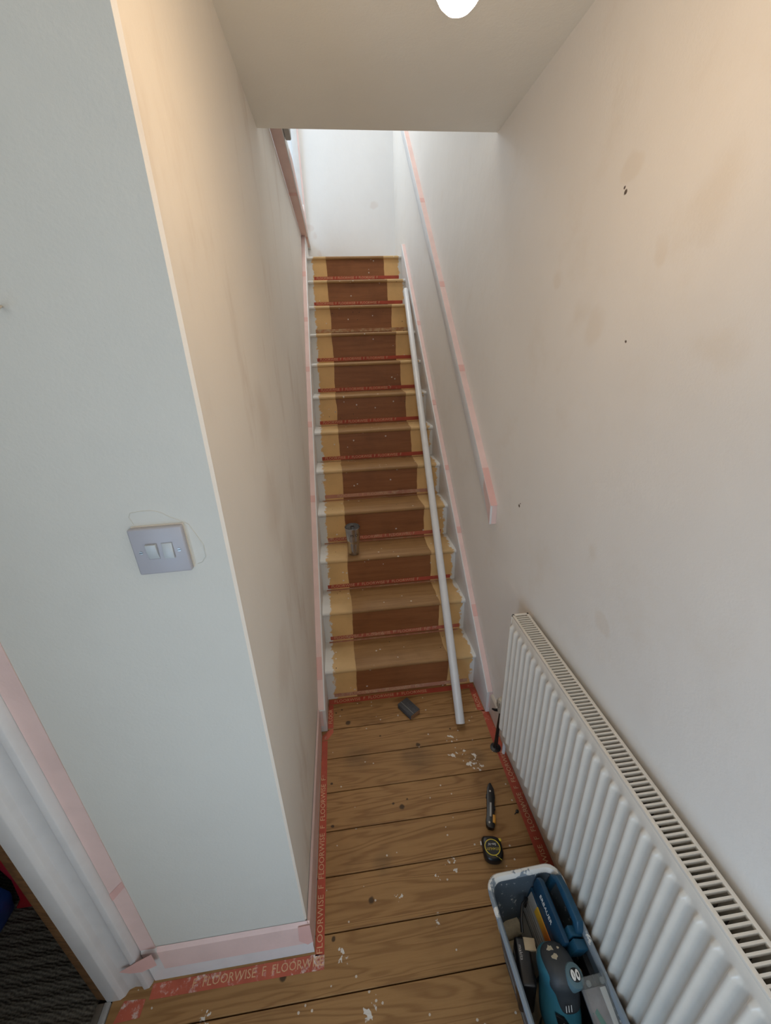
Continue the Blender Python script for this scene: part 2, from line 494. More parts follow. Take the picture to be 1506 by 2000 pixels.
cp.add(vs, fs)
cp.box(-3.2, -.7, 1.0, 2.2, -.03, 0).box(-3.2, -.62, -.9, 1.0, -.03, -.006)
c_ = cp.build('carpet', t.m)
c_['kind'] = 'structure'; c_['label'] = 'dark brown ribbed loop carpet through the doorway'

# floor: each board a part
fl = MB().box(-3.3, W, -1.95, Y1 + .02, -.10, -.021).build('floor', plain('subfloor', (0.03, 0.02, 0.015), 0.9))
struct(fl, 'old pine floorboards of the hall, paint-splashed')
joints = [Y1 + .018, .767, .617, .468, .323, .180, .033, -.100, -.245, -.39, -.54, -.69, -.84, -.99, -1.14, -1.29, -1.44, -1.59, -1.74, -1.95]
for a, b in zip(joints[:-1], joints[1:]):
    gap = 0.0016
    m = MB().box(-.575 if b < 0 else 0.0 - .004, W, b + gap, a - gap, -.02, 0)
    if b < 0 < a:
        m = MB().box(-.575, W, b + gap, 0.004, -.02, 0).box(-.004, W, 0.004, a - gap, -.02, 0)
        m = MB().prism([(-.575, b + gap), (W, b + gap), (W, a - gap), (-.004, a - gap), (-.004, .004), (-.575, .004)], 'z', -.02, 0)
    m.build('floorboard', M_FLOOR, fl, bevel=0.0012, seg=1)
# threshold strip
th = MB().box(-.615, -.595, -.85, -.03, -.02, .004).build('threshold_strip', plain('worn_brass_strip', (0.30, 0.27, 0.23), 0.5, 0.6, var=.2), None, bevel=.002)
tag(th, 'worn metal threshold strip between floorboards and dark carpet', 'threshold')
MB().box(-.594, -.577, -.85, -.03, -.02, .006).build('grey_edge', plain('painted_edge', (0.40, 0.40, 0.40), 0.5, var=.2), th, bevel=.002)

# ------------------------------------------------------------------ door lining, left
DT = 2.03
prof = [(-.470, WY), (-.472, -.006), (-.478, -.016), (-.492, -.018), (-.500, -.010), (-.520, -.008), (-.535, -.012), (-.541, -.024), (-.553, -.030), (-.589, -.030), (-.589, .06), (-.470, .06)]
dl = MB().prism([(x, min(y, WY - .0005)) if y < .05 else (x, y) for x, y in prof], 'z', 0, DT).build('door_1', M_GLOSS, bevel=0.002)
struct(dl, 'white moulded door frame at the left edge')
MB().prism([(-.5905, -.026), (-.622, -.020), (-.622, .10), (-.5905, .10)], 'z', 0, DT).build('bare_wood_jamb', M_BROWN, dl, bevel=.002)
mt = MB().box(-.4695, -.428, .0028, .0046, .165, DT).build('masking_tape', M_PINK, dl)
MB().prism([(-.470, .425), (-.428, .475), (-.428, .500), (-.470, .455)], 'y', .0018, .0027).build('masking_tape', M_PINK2, dl)['label'] = 'deeper pink overlap of tape'
MB().prism([(-.525, .128), (-.470, .165), (-.425, .19), (-.425, .13), (-.47, .108), (-.50, .112)], 'y', -.0200, -.0190).build('masking_tape', M_PINK2, dl)['label'] = 'torn pink tape end'

# ------------------------------------------------------------------ skirting boards with pink tape
SH = 0.168
b1 = MB().prism([(-.002, 0), (-.002, SH - .012), (WY - .001, SH), (WY - .001, 0)], 'x', -.468, .002).build('baseboard_front', M_GLOSS)
# front board: poly in (y,z)
struct(b1, 'white skirting board under the front wall, pink tape along its top')
MB().prism([(-.0032, .062), (-.0032, SH - .012), (WY - .0011, SH + .002), (WY - .0011, SH + .001), (-.0022, SH - .013), (-.0022, .062)], 'x', -.425, .0035).build('masking_tape', M_PINK, b1)
MB().prism([(-.030, SH - .006), (.004, SH - .004), (.004, .070), (-.012, .058), (-.035, .085)], 'y', -.0050, -.0040).build('masking_tape', M_PINK2, b1)['label'] = 'folded pink tape corner'
b2 = MB().prism([(WX + .001, 0), (.002, 0), (.002, SH - .012), (WX + .001, SH)], 'y', .002, .742).build('baseboard_left', M_GLOSS)
struct(b2, 'white skirting board along the left wall, pink tape on it')
MB().prism([(.0022, .045), (.0034, .045), (.0034, SH - .011), (WX + .002, SH + .002), (WX + .002, SH + .001), (.0022, SH - .013)], 'y', -.001, .745).build('masking_tape', M_PINK, b2)
b3 = MB().prism([(W - .012, 0), (W, 0), (W, .12), (W - .006, .12), (W - .012, .112)], 'y', -1.85, .765).build('baseboard_right', gloss('cream_gloss', (.62, .55, .46)), None)
struct(b3, 'cream skirting board along the right wall behind the radiator')

# ------------------------------------------------------------------ staircase
st = empty('staircase', 'steep closed staircase with bare brown centre strip and cream painted sides', 'staircase')
for k in range(1, 13):
    yr = Y1 + (k - 1) * G
    z0, z1 = (k - 1) * R, k * R - .024
    MB().box(SL - .006, SR + .006, yr, yr + .016, z0 if k > 1 else 0.0, z1).build('riser', M_RISER, st)
    yb = yr + G if k < 12 else YE - .001
    zt = k * R
    yn = yr - NOSE
    pr = [(yb, zt - .024), (yb, zt), (yn + .012, zt)]
    for i in range(1, 6):
        a = math.pi / 2 + math.pi * i / 6
        pr.append((yn + .012 + .012 * math.cos(a), zt - .012 + .012 * math.sin(a)))
    pr.append((yn + .012, zt - .024))
    MB().prism(pr, 'x', SL - .006, SR + .006).build('tread', M_TREAD, st, smooth=True)
def string(x0, x1, ytop, name):
    yb = Y1 - .196 if x0 > .4 else Y1 - .190
    ft = zs(yb)
    poly = [(yb, 0), (yb, ft)]
    poly += [(ytop, zs(ytop)), (ytop, 12 * R - .3), (Y1 + .25, 0)]
    return MB().prism(poly, 'x', x0, x1).build('string', M_STRING, st, bevel=.002)
sl = string(WX + .0004, SL, 3.62, 'l'); sr = string(SR, W - .0004, 3.225, 'r')
def strip_on_slope(x0, x1, ya, yb, lift, mat, parent, name='masking_tape', zf=zs, th=.0009):
    poly = [(ya, zf(ya) + lift), (yb, zf(yb) + lift), (yb, zf(yb) + lift + th), (ya, zf(ya) + lift + th)]
    return MB().prism(poly, 'x', x0, x1).build(name, mat, parent)
strip_on_slope(WX + .001, SL - .006, .765, 3.60, .0006, M_PINK, sl)
strip_on_slope(SR + .005, W - .001, .757, 3.222, .0006, M_PINK, sr)
for yy, ln in ((.86, .075), (1.55, .03), (1.93, .03), (2.26, .03), (2.6, .03), (2.95, .04)):
    strip_on_slope(WX + .001, SL - .007, yy, yy + ln, .0018, M_PINK2, sl)['label'] = 'deeper pink tape overlap'
for yy, ln in ((1.02, .045), (1.36, .028), (1.66, .025), (2.02, .03), (2.55, .03)):
    strip_on_slope(SR + .005, W - .001, yy, yy + ln, .0018, M_PINK2, sr)['label'] = 'deeper pink tape overlap'
# tape down the front ends of the strings
MB().box(SR + .012, W - .001, Y1 - .1975, Y1 - .1965, .03, zs(Y1 - .196)).build('masking_tape', M_PINK, sr)
MB().box(WX + .001, SL - .014, Y1 - .1915, Y1 - .1905, .04, zs(Y1 - .19)).build('masking_tape', M_PINK, sl)
# red printed carpet tape left on every riser, faded strip at the back of the lower treads
kinds = {12: 'red', 11: 'red', 10: 'rust', 9: 'red', 8: 'red', 7: 'red', 6: 'red', 5: 'fade', 4: 'redf', 3: 'red', 2: 'redf', 1: 'fade'}
MATS = {'red': M_RED, 'rust': M_RUST, 'fade': M_FADE, 'redf': carpet_tape('red_tape_half_worn', (0.50, 0.13, 0.08), (0.52, 0.27, 0.18), 0.12)}
for k in range(1, 13):
    yr = Y1 + (k - 1) * G; z = (k - 1) * R
    xa = SL + .035 + random.uniform(-.008, .012); xb = SR - .018 + random.uniform(-.02, .006)
    dz = random.uniform(-.002, .003) + {12: .026, 11: .015, 10: .004}.get(k, 0)
    o = MB().box(xa, xb, yr - .0009, yr - .0002, z + .009 + dz, z + .033 + dz).build('carpet_tape', MATS[kinds[k]], st)
    if kinds[k] in ('red', 'redf'):
        text_mesh('lettering', 'FLOORWISE  F  FLOORWISE  F  FLOORWISE  F', .0255, M_LETTER, o, frame((xa + .02, yr - .0010, z + .021 + dz), (1, 0, 0), (0, 0, 1)))
    elif kinds[k] == 'fade':
        text_mesh('lettering', 'FLOORWISE   F   FLOORWISE   F', .0255, M_LETTER, o, frame((xa + .08, yr - .0010, z + .021 + dz), (1, 0, 0), (0, 0, 1)))
    if 1 < k < 9:
        w = .014 + random.uniform(-.003, .004)
        MB().box(SL + .02, SR - .02 - random.uniform(0, .03), yr - .003 - w, yr - .003, z + .0003, z + .001).build('carpet_tape', M_FADE if k < 6 else M_RUST, st)['label'] = 'faded brown strip of old tape'

# ------------------------------------------------------------------ landing edge, upper left
t1 = MB().box(WX, .050, YC + .002, YE, ZL, ZL + .055).build('trim_1', M_STRING, bevel=.003)
struct(t1, 'landing edge board over the left wall, pink tape under it')
MB().box(WX + .001, .046, YC + .003, YE - .08, ZL - .0012, ZL - .0002).build('masking_tape', M_PINK, t1)
MB().box(WX + .001, .046, 3.35, 3.42, ZL - .0024, ZL - .0014).build('masking_tape', M_PINK2, t1)
MB().box(WX + .001, .046, 2.35, 2.40, ZL - .0024, ZL - .0014).build('masking_tape', M_PINK2, t1)
# torn tape curling up the face of the board
MB().prism([(1.92, ZL + .004), (1.92, ZL + .05), (2.1, ZL + .075), (2.5, ZL + .06), (3.0, ZL + .075), (3.4, ZL + .055), (3.4, ZL + .02), (2.6, ZL + .012)], 'x', .0505, .0515).build('masking_tape', M_PINK, t1)['label'] = 'torn pink tape curling off the board edge'
nb = MB().box(.0515, .078, YC + .003, 1.72, ZL + .002, ZL + .12).build('corner_block', plain('grey_block', (.42, .41, .39), .6), t1, bevel=.006)
nb['label'] = 'grey painted block end'
t2 = MB().box(-.036, .030, YE - .024, YE, ZL, ZT - .3).build('trim_2', M_GLOSS, bevel=.004)
struct(t2, 'white upright door trim at the top of the stairs, with pink tape')
MB().box(.016, .0306, YE - .0250, YE - .0242, ZL + .02, ZT - .35).build('masking_tape', M_PINK, t2)

# ------------------------------------------------------------------ handrail board on the right wall
hr = empty('handrail_board', 'sloping white handrail board on the right wall edged with pink tape', 'handrail')
def zh(y): return 1.073 + .985 * (y - .889)
MB().prism([(.889, zh(.889)), (3.62, zh(3.62)), (3.62, zh(3.62) - .09), (.889, zh(.889) - .09)], 'x', SR, W).build('board', M_STRING, hr, bevel=.002)
strip_on_slope(SR + .001, W - .0002, .888, 3.6, .0004, M_PINK, hr, zf=zh)
strip_on_slope(SR + .0008, W - .0002, .886, 1.02, .0016, M_PINK2, hr, zf=zh)['label'] = 'deeper pink tape overlap at the lower end'
for yy in (1.42, 1.86, 2.42):
    strip_on_slope(SR + .0008, W - .0002, yy, yy + .03, .0016, M_PINK2, hr, zf=zh)['label'] = 'deeper pink tape overlap'
MB().box(SR + .009, W - .0005, .8875, .8885, zh(.889) - .088, zh(.889) - .002).build('masking_tape', M_PINK, hr)
MB().prism([(.888, zh(.888) - .001), (.985, zh(.985) - .001), (.985, zh(.985) - .05), (.93, zh(.93) - .075), (.888, zh(.888) - .09)], 'x', SR - .0009, SR - .0001).build('masking_tape', M_PINK, hr)
MB().prism([(2.99, zh(2.99) - .128), (3.42, zh(3.42) - .10), (3.42, zh(3.42) - .085), (2.99, zh(2.99) - .10)], 'x', W - .012, W - .0105).build('masking_tape', M_PINK, hr)['label'] = 'loose pink tape strip below the board'

# ------------------------------------------------------------------ red tape on the floor
def red_strip(label, poly, mat, words=None, group='strips of red printed floor tape'):
    e = empty('floor_tape', label, 'tape', group)
    MB().prism(poly, 'z', .0002, .0009).build('tape', mat, e)
    for txt, org, ax, ay, sz in (words or []):
        text_mesh('lettering', txt, sz, M_LETTER, e, frame(org, ax, ay), depth=.0001)
    return e
red_strip('long red FLOORWISE tape on the boards beside the left skirting', [(.004, -.012), (.032, -.012), (.029, .71), (.004, .71)], M_RED,
          [('FLOORWISE  F  FLOORWISE  F  FLOORWISE  F', (.018, -.01, .0010), (-.004, 1, 0), (-1, 0, 0), .0265)])
red_strip('paint-splashed red FLOORWISE tape on the boards below the front skirting', [(-.470, -.040), (.032, -.044), (.032, -.012), (-.000, -.008), (-.470, -.008)], M_REDW,
          [('F  FLOORWISE  F  FLOORWISE', (-.355, -.024, .0010), (1, -.004, 0), (0, 1, 0), .0285)])
red_strip('short scrap of white-splashed red tape below the door frame', [(-.552, -.074), (-.482, -.071), (-.480, -.036), (-.540, -.033)], M_REDW)
red_strip('red FLOORWISE tape across the boards at the foot of the bottom step', [(.034, .916), (.816, .914), (.816, .944), (.034, .946)], M_RED,
          [('FLOORWISE  F  FLOORWISE  F  FLOORWISE', (.06, .931, .0010), (1, 0, 0), (0, 1, 0), .0255)])
red_strip('short red tape on the boards beside the left stair string', [(.030, .775), (.056, .775), (.056, .912), (.032, .912)], M_RED,
          [('FLOOR', (.043, .80, .0010), (0, 1, 0), (-1, 0, 0), .0265)])
red_strip('slanting red tape at the foot of the left stair string', [(.004, .712), (.030, .716), (.056, .750), (.056, .772), (.036, .766), (.004, .738)], M_REDW)
red_strip('short red tape on the boards beside the right stair string', [(.786, .775), (.818, .760), (.820, .912), (.788, .912)], M_RED,
          [('FLOOR', (.803, .79, .0010), (0, 1, 0), (-1, 0, 0), .0265)])
red_strip('long red tape on the boards beneath the radiator', [(.806, .772), (.838, .755), (.838, -.9), (.790, -.9), (.792, .1), (.800, .60)], M_RED,
          [('FLOORWISE  F  FLOORWISE  F  FLOORWISE', (.816, .03, .0010), (0.01, 1, 0), (-1, 0, 0), .0265)])

# ------------------------------------------------------------------ white pole lying up the stairs
pb = Vector((.672, .690, .0245)); pt_ = Vector((.7985, 2.895, 2.150))
pd = (pt_ - pb).normalized()
po = empty('handrail_pole', 'long round white handrail pole lying up the right side of the stairs', 'pole')
m = MB()
rings = []
u = pd.cross(Vector((0, 0, 1))).normalized(); w = u.cross(pd)
L = (pt_ - pb).length
for s_, r_ in ((0, .0205), (.0015, .0215), (L * .33, .0215), (L * .66, .0215), (L - .012, .0215), (L - .003, .017), (L, .010)):
    c = pb + pd * s_
    rings.append([c + u * r_ * math.cos(2 * math.pi * i / 24) + w * r_ * math.sin(2 * math.pi * i / 24) for i in range(24)])
m.loft(rings)
m.build('shaft', M_GLOSS, po, smooth=True)

# ------------------------------------------------------------------ radiator
ra = empty('radiator', 'long cream double-panel radiator with fluted front on the right wall', 'radiator')
RX, RY1, RY0, RZ0, RZ1 = .7655, .492, -.70, .192, .798
P = .0335
cols = [(0.0, 0), (.22, 0), (.34, .12), (.46, .8), (.52, .97), (.60, 1), (.68, .97), (.74, .8), (.88, .12)]
ys = [RY1 - .004]; hs = [0]
nrib = 35
y0 = .495
for i in range(nrib):
    for uu, h in cols:
        yy = y0 - (i + uu) * P
        if RY0 + .01 < yy < RY1 - .006:
            ys.append(yy); hs.append(h)
ys.append(RY0 + .004); hs.append(0)
rows = [(RZ0, 0, .006), (RZ0 + .006, 0, 0), (RZ0 + .036, 0, 0), (RZ0 + .042, .3, 0), (RZ0 + .050, .85, 0), (RZ0 + .058, 1, 0), (RZ1 - .046, 1, 0), (RZ1 - .038, .85, 0), (RZ1 - .032, .25, 0), (RZ1 - .027, 0, 0), (RZ1 - .006, 0, 0), (RZ1 - .002, 0, .003), (RZ1, 0, .007)]
vs = []; fs = []
for z, a, inset in rows:
    for yy, h in zip(ys, hs):
        vs.append((RX + .0075 - .0115 * h * a + inset, yy, z))
nc = len(ys)
for j in range(len(rows) - 1):
    for i in range(nc - 1):
        fs.append((j * nc + i, j * nc + i + 1, (j + 1) * nc + i + 1, (j + 1) * nc + i))
fp = MB().add(vs, fs)
fp.build('front_panel', M_RAD, ra, smooth=True, angle=70)
MB().box(RX + .0145, RX + .017, RY0, RY1 - .004, RZ0 + .004, RZ1 - .002).build('panel_back', M_RAD, ra)
MB().box(.832, .836, RY0, RY1 - .004, RZ0, RZ1 - .004).build('rear_panel', M_RAD, ra)
sp = MB().box(RX + .006, .838, RY1 - .004, RY1, RZ0 + .05, RZ1 - .004).build('side_panel', M_RAD, ra, bevel=.0015)
fn = MB()
for i in range(int((RY1 - RY0) / .0225)):
    yy = RY1 - .02 - i * .0225
    fn.prism([(RX + .018, yy), (.829, yy + .004), (.829, yy + .0046), (RX + .018, yy + .0006)], 'z', RZ0 + .03, RZ1 - .05)
f_ = fn.build('convector_fins', M_FIN, ra)
f_['kind'] = 'stuff'
# top grille: rim and every bar
gx0, gx1 = RX + .009, .8365
gr = MB()
gr.box(gx0, gx0 + .0085, RY0, RY1 + .003, RZ1 - .006, RZ1 + .0035)
gr.box(gx1 - .0085, gx1, RY0, RY1 + .003, RZ1 - .006, RZ1 + .0035)
gr.box(gx0, gx1, RY1 - .006, RY1 + .003, RZ1 - .006, RZ1 + .0035)
gr.box(gx0, gx1, RY0, RY0 + .008, RZ1 - .006, RZ1 + .0035)
g0 = gr.build('top_grille', M_RAD, ra, bevel=.0012)
bar = MB().prism([(-.0022, 0), (.0022, 0), (.0018, .0085), (-.0018, .0085)], 'x', 0, gx1 - gx0 - .016)
b0 = bar.build('grille_bar', M_RAD, g0)
pos = [RY1 - .0165 - i * .01125 for i in range(int((RY1 - RY0 - .03) / .01125))]
b0.location = (gx0 + .008, pos[0], RZ1 - .0055)
for yy in pos[1:]:
    c = b0.copy(); COL.objects.link(c); c.location = (gx0 + .008, yy, RZ1 - .0055)
# valve and pipes at the stair end
vx, vy = .806, .560
vm = MB().lathe([(.010, .232), (.016, .236), (.017, .262), (.019, .266), (.019, .296), (.015, .304), (.008, .306)], (vx, vy, 0), 16)
vv = vm.build('valve', plain('old_cream_valve', (.55, .48, .38), .45, var=.15), ra, smooth=True)
cp_ = MB()
for i in range(12):
    a = i * math.pi / 6
    cp_.box(vx + .0195 * math.cos(a) - .0018, vx + .0195 * math.cos(a) + .0018, vy + .0195 * math.sin(a) - .0018, vy + .0195 * math.sin(a) + .0018, .268, .294)
cp_.build('valve_grip', plain('valve_ridge', (.30, .25, .19), .5), vv)
MB().tube([(vx, vy - .005, .242), (vx, vy - .06, .242), (vx, RY1 - .012, .242)], .008, 10).build('valve_tail', M_CHROME, vv, smooth=True)
MB().tube([(vx - .002, vy + .004, .236), (vx - .026, vy + .006, .24), (vx - .038, vy + .006, .248)], [.007, .006, .004], 8).build('valve_lever', M_DARK, vv, smooth=True)
MB().tube([(vx, vy, .234), (vx - .004, vy + .002, .16), (vx - .006, vy + .004, .02), (vx - .006, vy + .004, .0)], [.0075, .007, .009, .012], 10).build('pipe', M_DARK, ra, smooth=True)['label'] = 'black supply pipe into the floor'
MB().lathe([(.024, .0), (.024, .003), (.012, .007), (.010, .012)], (vx - .006, vy + .004, 0.0003), 14).build('pipe_collar', M_DARK, ra, smooth=True)
MB().tube([(.826, .535, .20), (.826, .535, .0)], .0075, 8).build('pipe', M_GLOSS, ra, smooth=True)['label'] = 'thin white pipe behind the black one'

# ------------------------------------------------------------------ light switch and nail on the front wall
sw = empty('light_switch', 'square grey double light switch on the pale front wall', 'switch')
swM = Matrix.Translation((-.112, WY, 1.4115)) @ Matrix.Rotation(math.radians(-.8), 4, 'Y')
MB().box(-.040, .043, -.0025, 0, -.041, .044).build('backing', plain('cream_backing', (.80, .73, .63), .5), sw, M=swM)
MB().box(-.0435, .0425, -.0125, -.002, -.0425, .0425).build('face_plate', M_SWITCH, sw, bevel=.003, seg=3, M=swM)
for i, dx in enumerate((-.0115, .0135)):
    MB().box(dx - .0090, dx + .0090, -.0130, -.0120, -.0139, .0154).build('rocker_surround', plain('switch_gap', (.34, .34, .37), .5), sw, M=swM)
    tilt = .0026 if i == 0 else -.0012
    MB().prism([(-.0125, .0145), (-.0155 - tilt, .0145), (-.0165, 0), (-.0155 + tilt, -.013), (-.0125, -.013)], 'x', dx - .0083, dx + .0083).build('rocker', M_ROCK, sw, bevel=.0012, M=swM)
for dx in (-.0305, .0305):
    s_ = MB().tube([(dx, -.0123, 0), (dx, -.0134, 0)], .0032, 12).build('screw', M_CHROME, sw, smooth=True, M=swM)
    MB().box(dx - .0026, dx + .0026, -.0136, -.0133, -.0005, .0005).build('screw_slot', M_DARK, s_, M=swM)
# ragged edge of old plaster around the switch
ragged = [(-.036, .047), (-.040, .060), (-.036, .067), (-.020, .069), (-.002, .069), (.012, .064), (.024, .055), (.036, .049), (.050, .040), (.058, .020), (.066, 0), (.066, -.022), (.058, -.033), (.049, -.036)]
MB().tube([(x - .112, WY - .0006, z + 1.4115) for x, z in ragged], .0007, 6).build('plaster_ridge', M_WF, sw, smooth=True)['label'] = 'ragged plaster ridge around the switch'

nl = MB().tube([(-.2285, WY - .0005, 1.7815), (-.222, -.012, 1.777), (-.2195, -.020, 1.7755)], .0016, 8)
nl.tube([(-.2195, -.020, 1.7755), (-.219, -.0215, 1.7752)], .0036, 10)
tag(nl.build('nail', plain('old_nail', (.55, .50, .42), .5), smooth=True), 'single nail sticking out of the pale front wall', 'nail')

# ------------------------------------------------------------------ hanging bulb
lb = empty('pendant_lamp', 'bare warm glowing bulb hanging from the ceiling', 'lamp')
lx, ly, lz = .3755, -.010, 2.0965
t = NT('glowing_bulb', .4)
t.base((1, .9, .75, 1))
t.b.inputs['Emission Color'].default_value = (1.0, .70, .41, 1)
t.b.inputs['Emission Strength'].default_value = BULB
prof = [(.004, -.0285)]
for i in range(1, 9):
    a = -math.pi / 2 + math.pi * i / 10.5
    prof.append((.0285 * math.cos(a), .0285 * math.sin(a)))
prof += [(.019, .030), (.0145, .044)]
MB().lathe(prof, (lx, ly, lz), 24).build('bulb', t.m, lb, smooth=True)
MB().lathe([(.0145, .045), (.0175, .048), (.0175, .085), (.012, .098), (.005, .104)], (lx, ly, lz), 18).build('lamp_holder', M_WHITE, lb, smooth=True)
MB().tube([(lx, ly, lz + .10), (lx, ly, ZC - .02)], .003, 8).build('cord', M_WHITE, lb, smooth=True)
MB().lathe([(.006, ZC - lz - .035), (.03, ZC - lz - .028), (.04, ZC - lz - .008), (.041, ZC - lz - .0003)], (lx, ly, lz), 20).build('ceiling_rose', M_WHITE, lb, smooth=True)

# ------------------------------------------------------------------ steel tumbler
tu = empty('tumbler', 'stainless steel tumbler standing on the third stair', 'tumbler')
tz = 3 * R + .0003; tx, ty = .226, 1.418
MB().lathe([(.026, 0), (.0295, .002), (.0305, .010), (.0325, .070), (.0335, .080), (.037, .088), (.0375, .094), (.0430, .166), (.0440, .170), (.0435, .173), (.0415, .172), (.040, .162)], (tx, ty, tz), 36, cap1=True).build('body', M_STEEL, tu, smooth=True)
lid = MB().lathe([(.0413, .166), (.0413, .176), (.0395, .178), (.037, .172), (.034, .169)], (tx, ty, tz), 32).build('lid', plain('smoky_lid', (.10, .10, .10), .15, var=.1), tu, smooth=True)
MB().box(tx - .010, tx + .010, ty - .026, ty + .012, tz + .169, tz + .175).build('lid_slider', M_DARK, lid, bevel=.003)
ang0 = math.radians(-88)
def bend_at(xoff, rad=.0424):
    def f(v):
        zz = .131 + v.y
        rr = .0376 + (zz - .094) * (.0430 - .0376) / .072 + .0003 + v.z
        a = ang0 + (v.x + xoff) / rr
        return Vector((tx + rr * math.cos(a), ty + rr * math.sin(a), tz + zz))
    return f
text_mesh('lettering', 'PS', .021, M_DARK, tu, None, bend=bend_at(-.017), depth=.0001)
text_mesh('lettering', 'O', .023, M_DARK, tu, None, bend=bend_at(.0105), depth=.0001)

# ------------------------------------------------------------------ small tools on the floor
# sanding block
sb = empty('sanding_block', 'dark grey sanding block with brown worn end near the bottom step', 'block')
sbM = Matrix.Translation((.440, .823, 0)) @ Matrix.Rotation(math.radians(-57), 4, 'Z')
MB().box(-.049, .049, -.0325, .0325, .0025, .027).build('block', plain('sanding_grit', (.075, .075, .080), .85, var=.3, scale=200, bump=.0008), sb, bevel=.003, M=sbM)
MB().box(.0492, .0505, -.030, .030, .003, .025).build('foam_end', plain('brown_foam', (.26, .13, .06), .9, var=.2, scale=120), sb, M=sbM)
MB().box(-.048, .048, -.0125, -.0095, .0268, .0276).build('groove', plain('worn_line', (.20, .19, .17), .8), sb, M=sbM)
MB().box(-.047, .047, -.031, .031, .0002, .0024).build('abrasive_face', plain('abrasive', (.05, .05, .05), .9), sb, M=sbM)

# snap-off knife
kn = empty('utility_knife', 'black snap-off utility knife with amber slider on the floorboards', 'knife')
kdir = math.atan2(.160, .060)
knM = Matrix.Translation((.655, .243, .0005)) @ Matrix.Rotation(kdir, 4, 'Z')
bod = [(0, -.008), (.004, -.014), (.014, -.0165), (.03, -.015), (.10, -.0155), (.116, -.018), (.122, -.017), (.150, -.013), (.172, -.001), (.173, .004), (.165, .010), (.150, .014), (.128, .0155), (.05, .0145), (.026, .0175), (.008, .016), (.001, .009)]
MB().prism(bod, 'z', 0, .018).build('handle', M_DARK, kn, bevel=.003, M=knM)
MB().box(.040, .092, -.0035, .0035, .0175, .0188).build('blade_channel', plain('steel_channel', (.34, .34, .33), .4, .7), kn, M=knM)
MB().prism([(.018, -.0185), (.020, -.008), (.048, -.008), (.048, -.0185)], 'z', .006, .0215).build('slider', plain('amber_plastic', (.62, .27, .02), .4), kn, bevel=.0015, M=knM)
for px_, py_ in ((.018, .004), (.137, .002)):
    MB().lathe([(.004, .0175), (.004, .0190), (.003, .0194)], (px_, py_, 0), 12).build('rivet', M_CHROME, kn, M=knM)
MB().box(.073, .085, -.0185, -.0150, .003, .015).build('grip_rib', M_RUBBER, kn, bevel=.001, M=knM)
MB().box(.112, .124, .0145, .0180, .003, .015).build('grip_rib', M_RUBBER, kn, bevel=.001, M=knM)

# tape measure, lettering upside down towards the camera
tm = empty('tape_measure', 'black tape measure with yellow ring lying in front of the grey bucket', 'tape measure')
tmM = Matrix.Translation((.637, .174, .0003)) @ Matrix.Rotation(math.radians(172), 4, 'Z')
def tmp(r):
    out = []
    for i in range(28):
        a = 2 * math.pi * i / 28
        ca, sa = math.cos(a), math.sin(a)
        if sa < 0 and ca > 0:
            n_ = 9
        else:
            n_ = 2.9
        rr = (abs(ca) ** n_ + abs(sa) ** n_) ** (-1 / n_)
        out.append((ca * rr * r, sa * rr * r * 1.10))
    return out
def tmring(r, z): return [(x, y, z) for x, y in tmp(r)]
MB().loft([tmring(.030, 0), tmring(.0345, .003), tmring(.0355, .012), tmring(.0355, .024), tmring(.033, .030), tmring(.029, .0325)]).build('case', M_DARK, tm, smooth=True, M=tmM)
ringm = MB()
ro = [[(.0020 + .0280 * math.cos(a) * k, .0000 + .0262 * math.sin(a) * k, z) for a in [2 * math.pi * i / 32 for i in range(32)]] for k, z in ((1.0, .0320), (1.0, .0334), (.90, .0334), (.90, .0320))]
ringm.loft(ro + [ro[0]], False, False)
M_YEL = plain('yellow_print', (.72, .55, .04), .45, var=.1)
ringm.build('ring', M_YEL, tm, smooth=True, M=tmM)
MB().tube([(-.004, .0260, .0328), (-.016, .032, .031), (-.024, .0355, .026)], .0010, 6).build('yellow_line', M_YEL, tm, M=tmM)
MB().lathe([(.0236, .0322), (.0236, .0328)], (.0020, .000, 0), 30).build('label_disc', M_DARK, tm, M=tmM)
text_mesh('lettering', 'STANLEY', .0112, M_YEL, tm, tmM @ Matrix.Translation((.0020, .0045, .0330)), align='CENTER', depth=.0002)
text_mesh('lettering', "5m-16'", .0105, M_WHITE, tm, tmM @ Matrix.Translation((.0020, -.0095, .0330)), align='CENTER', depth=.0002)
MB().box(-.036, -.026, -.030, -.020, .024, .031).build('lock_button', M_YEL, tm, bevel=.002, M=tmM)
MB().box(.0345, .0385, -.033, -.020, .002, .006).build('tape_hook', M_CHROME, tm, M=tmM)

# screw on the floor
sc_ = MB().lathe([(.0035, 0), (.006, .0005), (.006, .003), (.003, .005)], (.784, .293, .0003), 12)
sc_.tube([(.780, .290, .003), (.770, .284, .003)], .0016, 6)
tag(sc_.build('screw', M_DARK, smooth=True), 'small dark screw on the boards near the radiator', 'screw')

# ------------------------------------------------------------------ grey bucket
BK = Matrix.Translation((.6415, -.2355, 0)) @ Matrix.Rotation(math.radians(1.6), 4, 'Z')
bk = empty('bucket', 'long grey rectangular bucket with white-painted rim by the radiator', 'bucket')
t = NT('bucket_grey_plastic', .45, spec=.4)
n = t.noise(10, 4, .6)
c = t.mix(n, (.060, .085, .110), (.090, .118, .148))
c = t.mix(t.math('MULTIPLY', t.step(t.noise(45, 4, .7), .60, .66), .7), c, (.62, .62, .60))
M_BKT = t.base(c)
HX, HY, BZ = .114, .232, .276
body = MB()
def rr(inset, z, r): return rrect(0, 0, HX - inset, HY - inset * 1.15, max(r, .008), z, 6)
body.loft([rr(.052, .0005, .03), rr(.050, .003, .032), rr(.012, BZ - .012, .036), rr(.016, BZ - .012, .033), rr(.055, .010, .028)], True, True)
body.build('body', M_BKT, bk, smooth=True, M=BK)
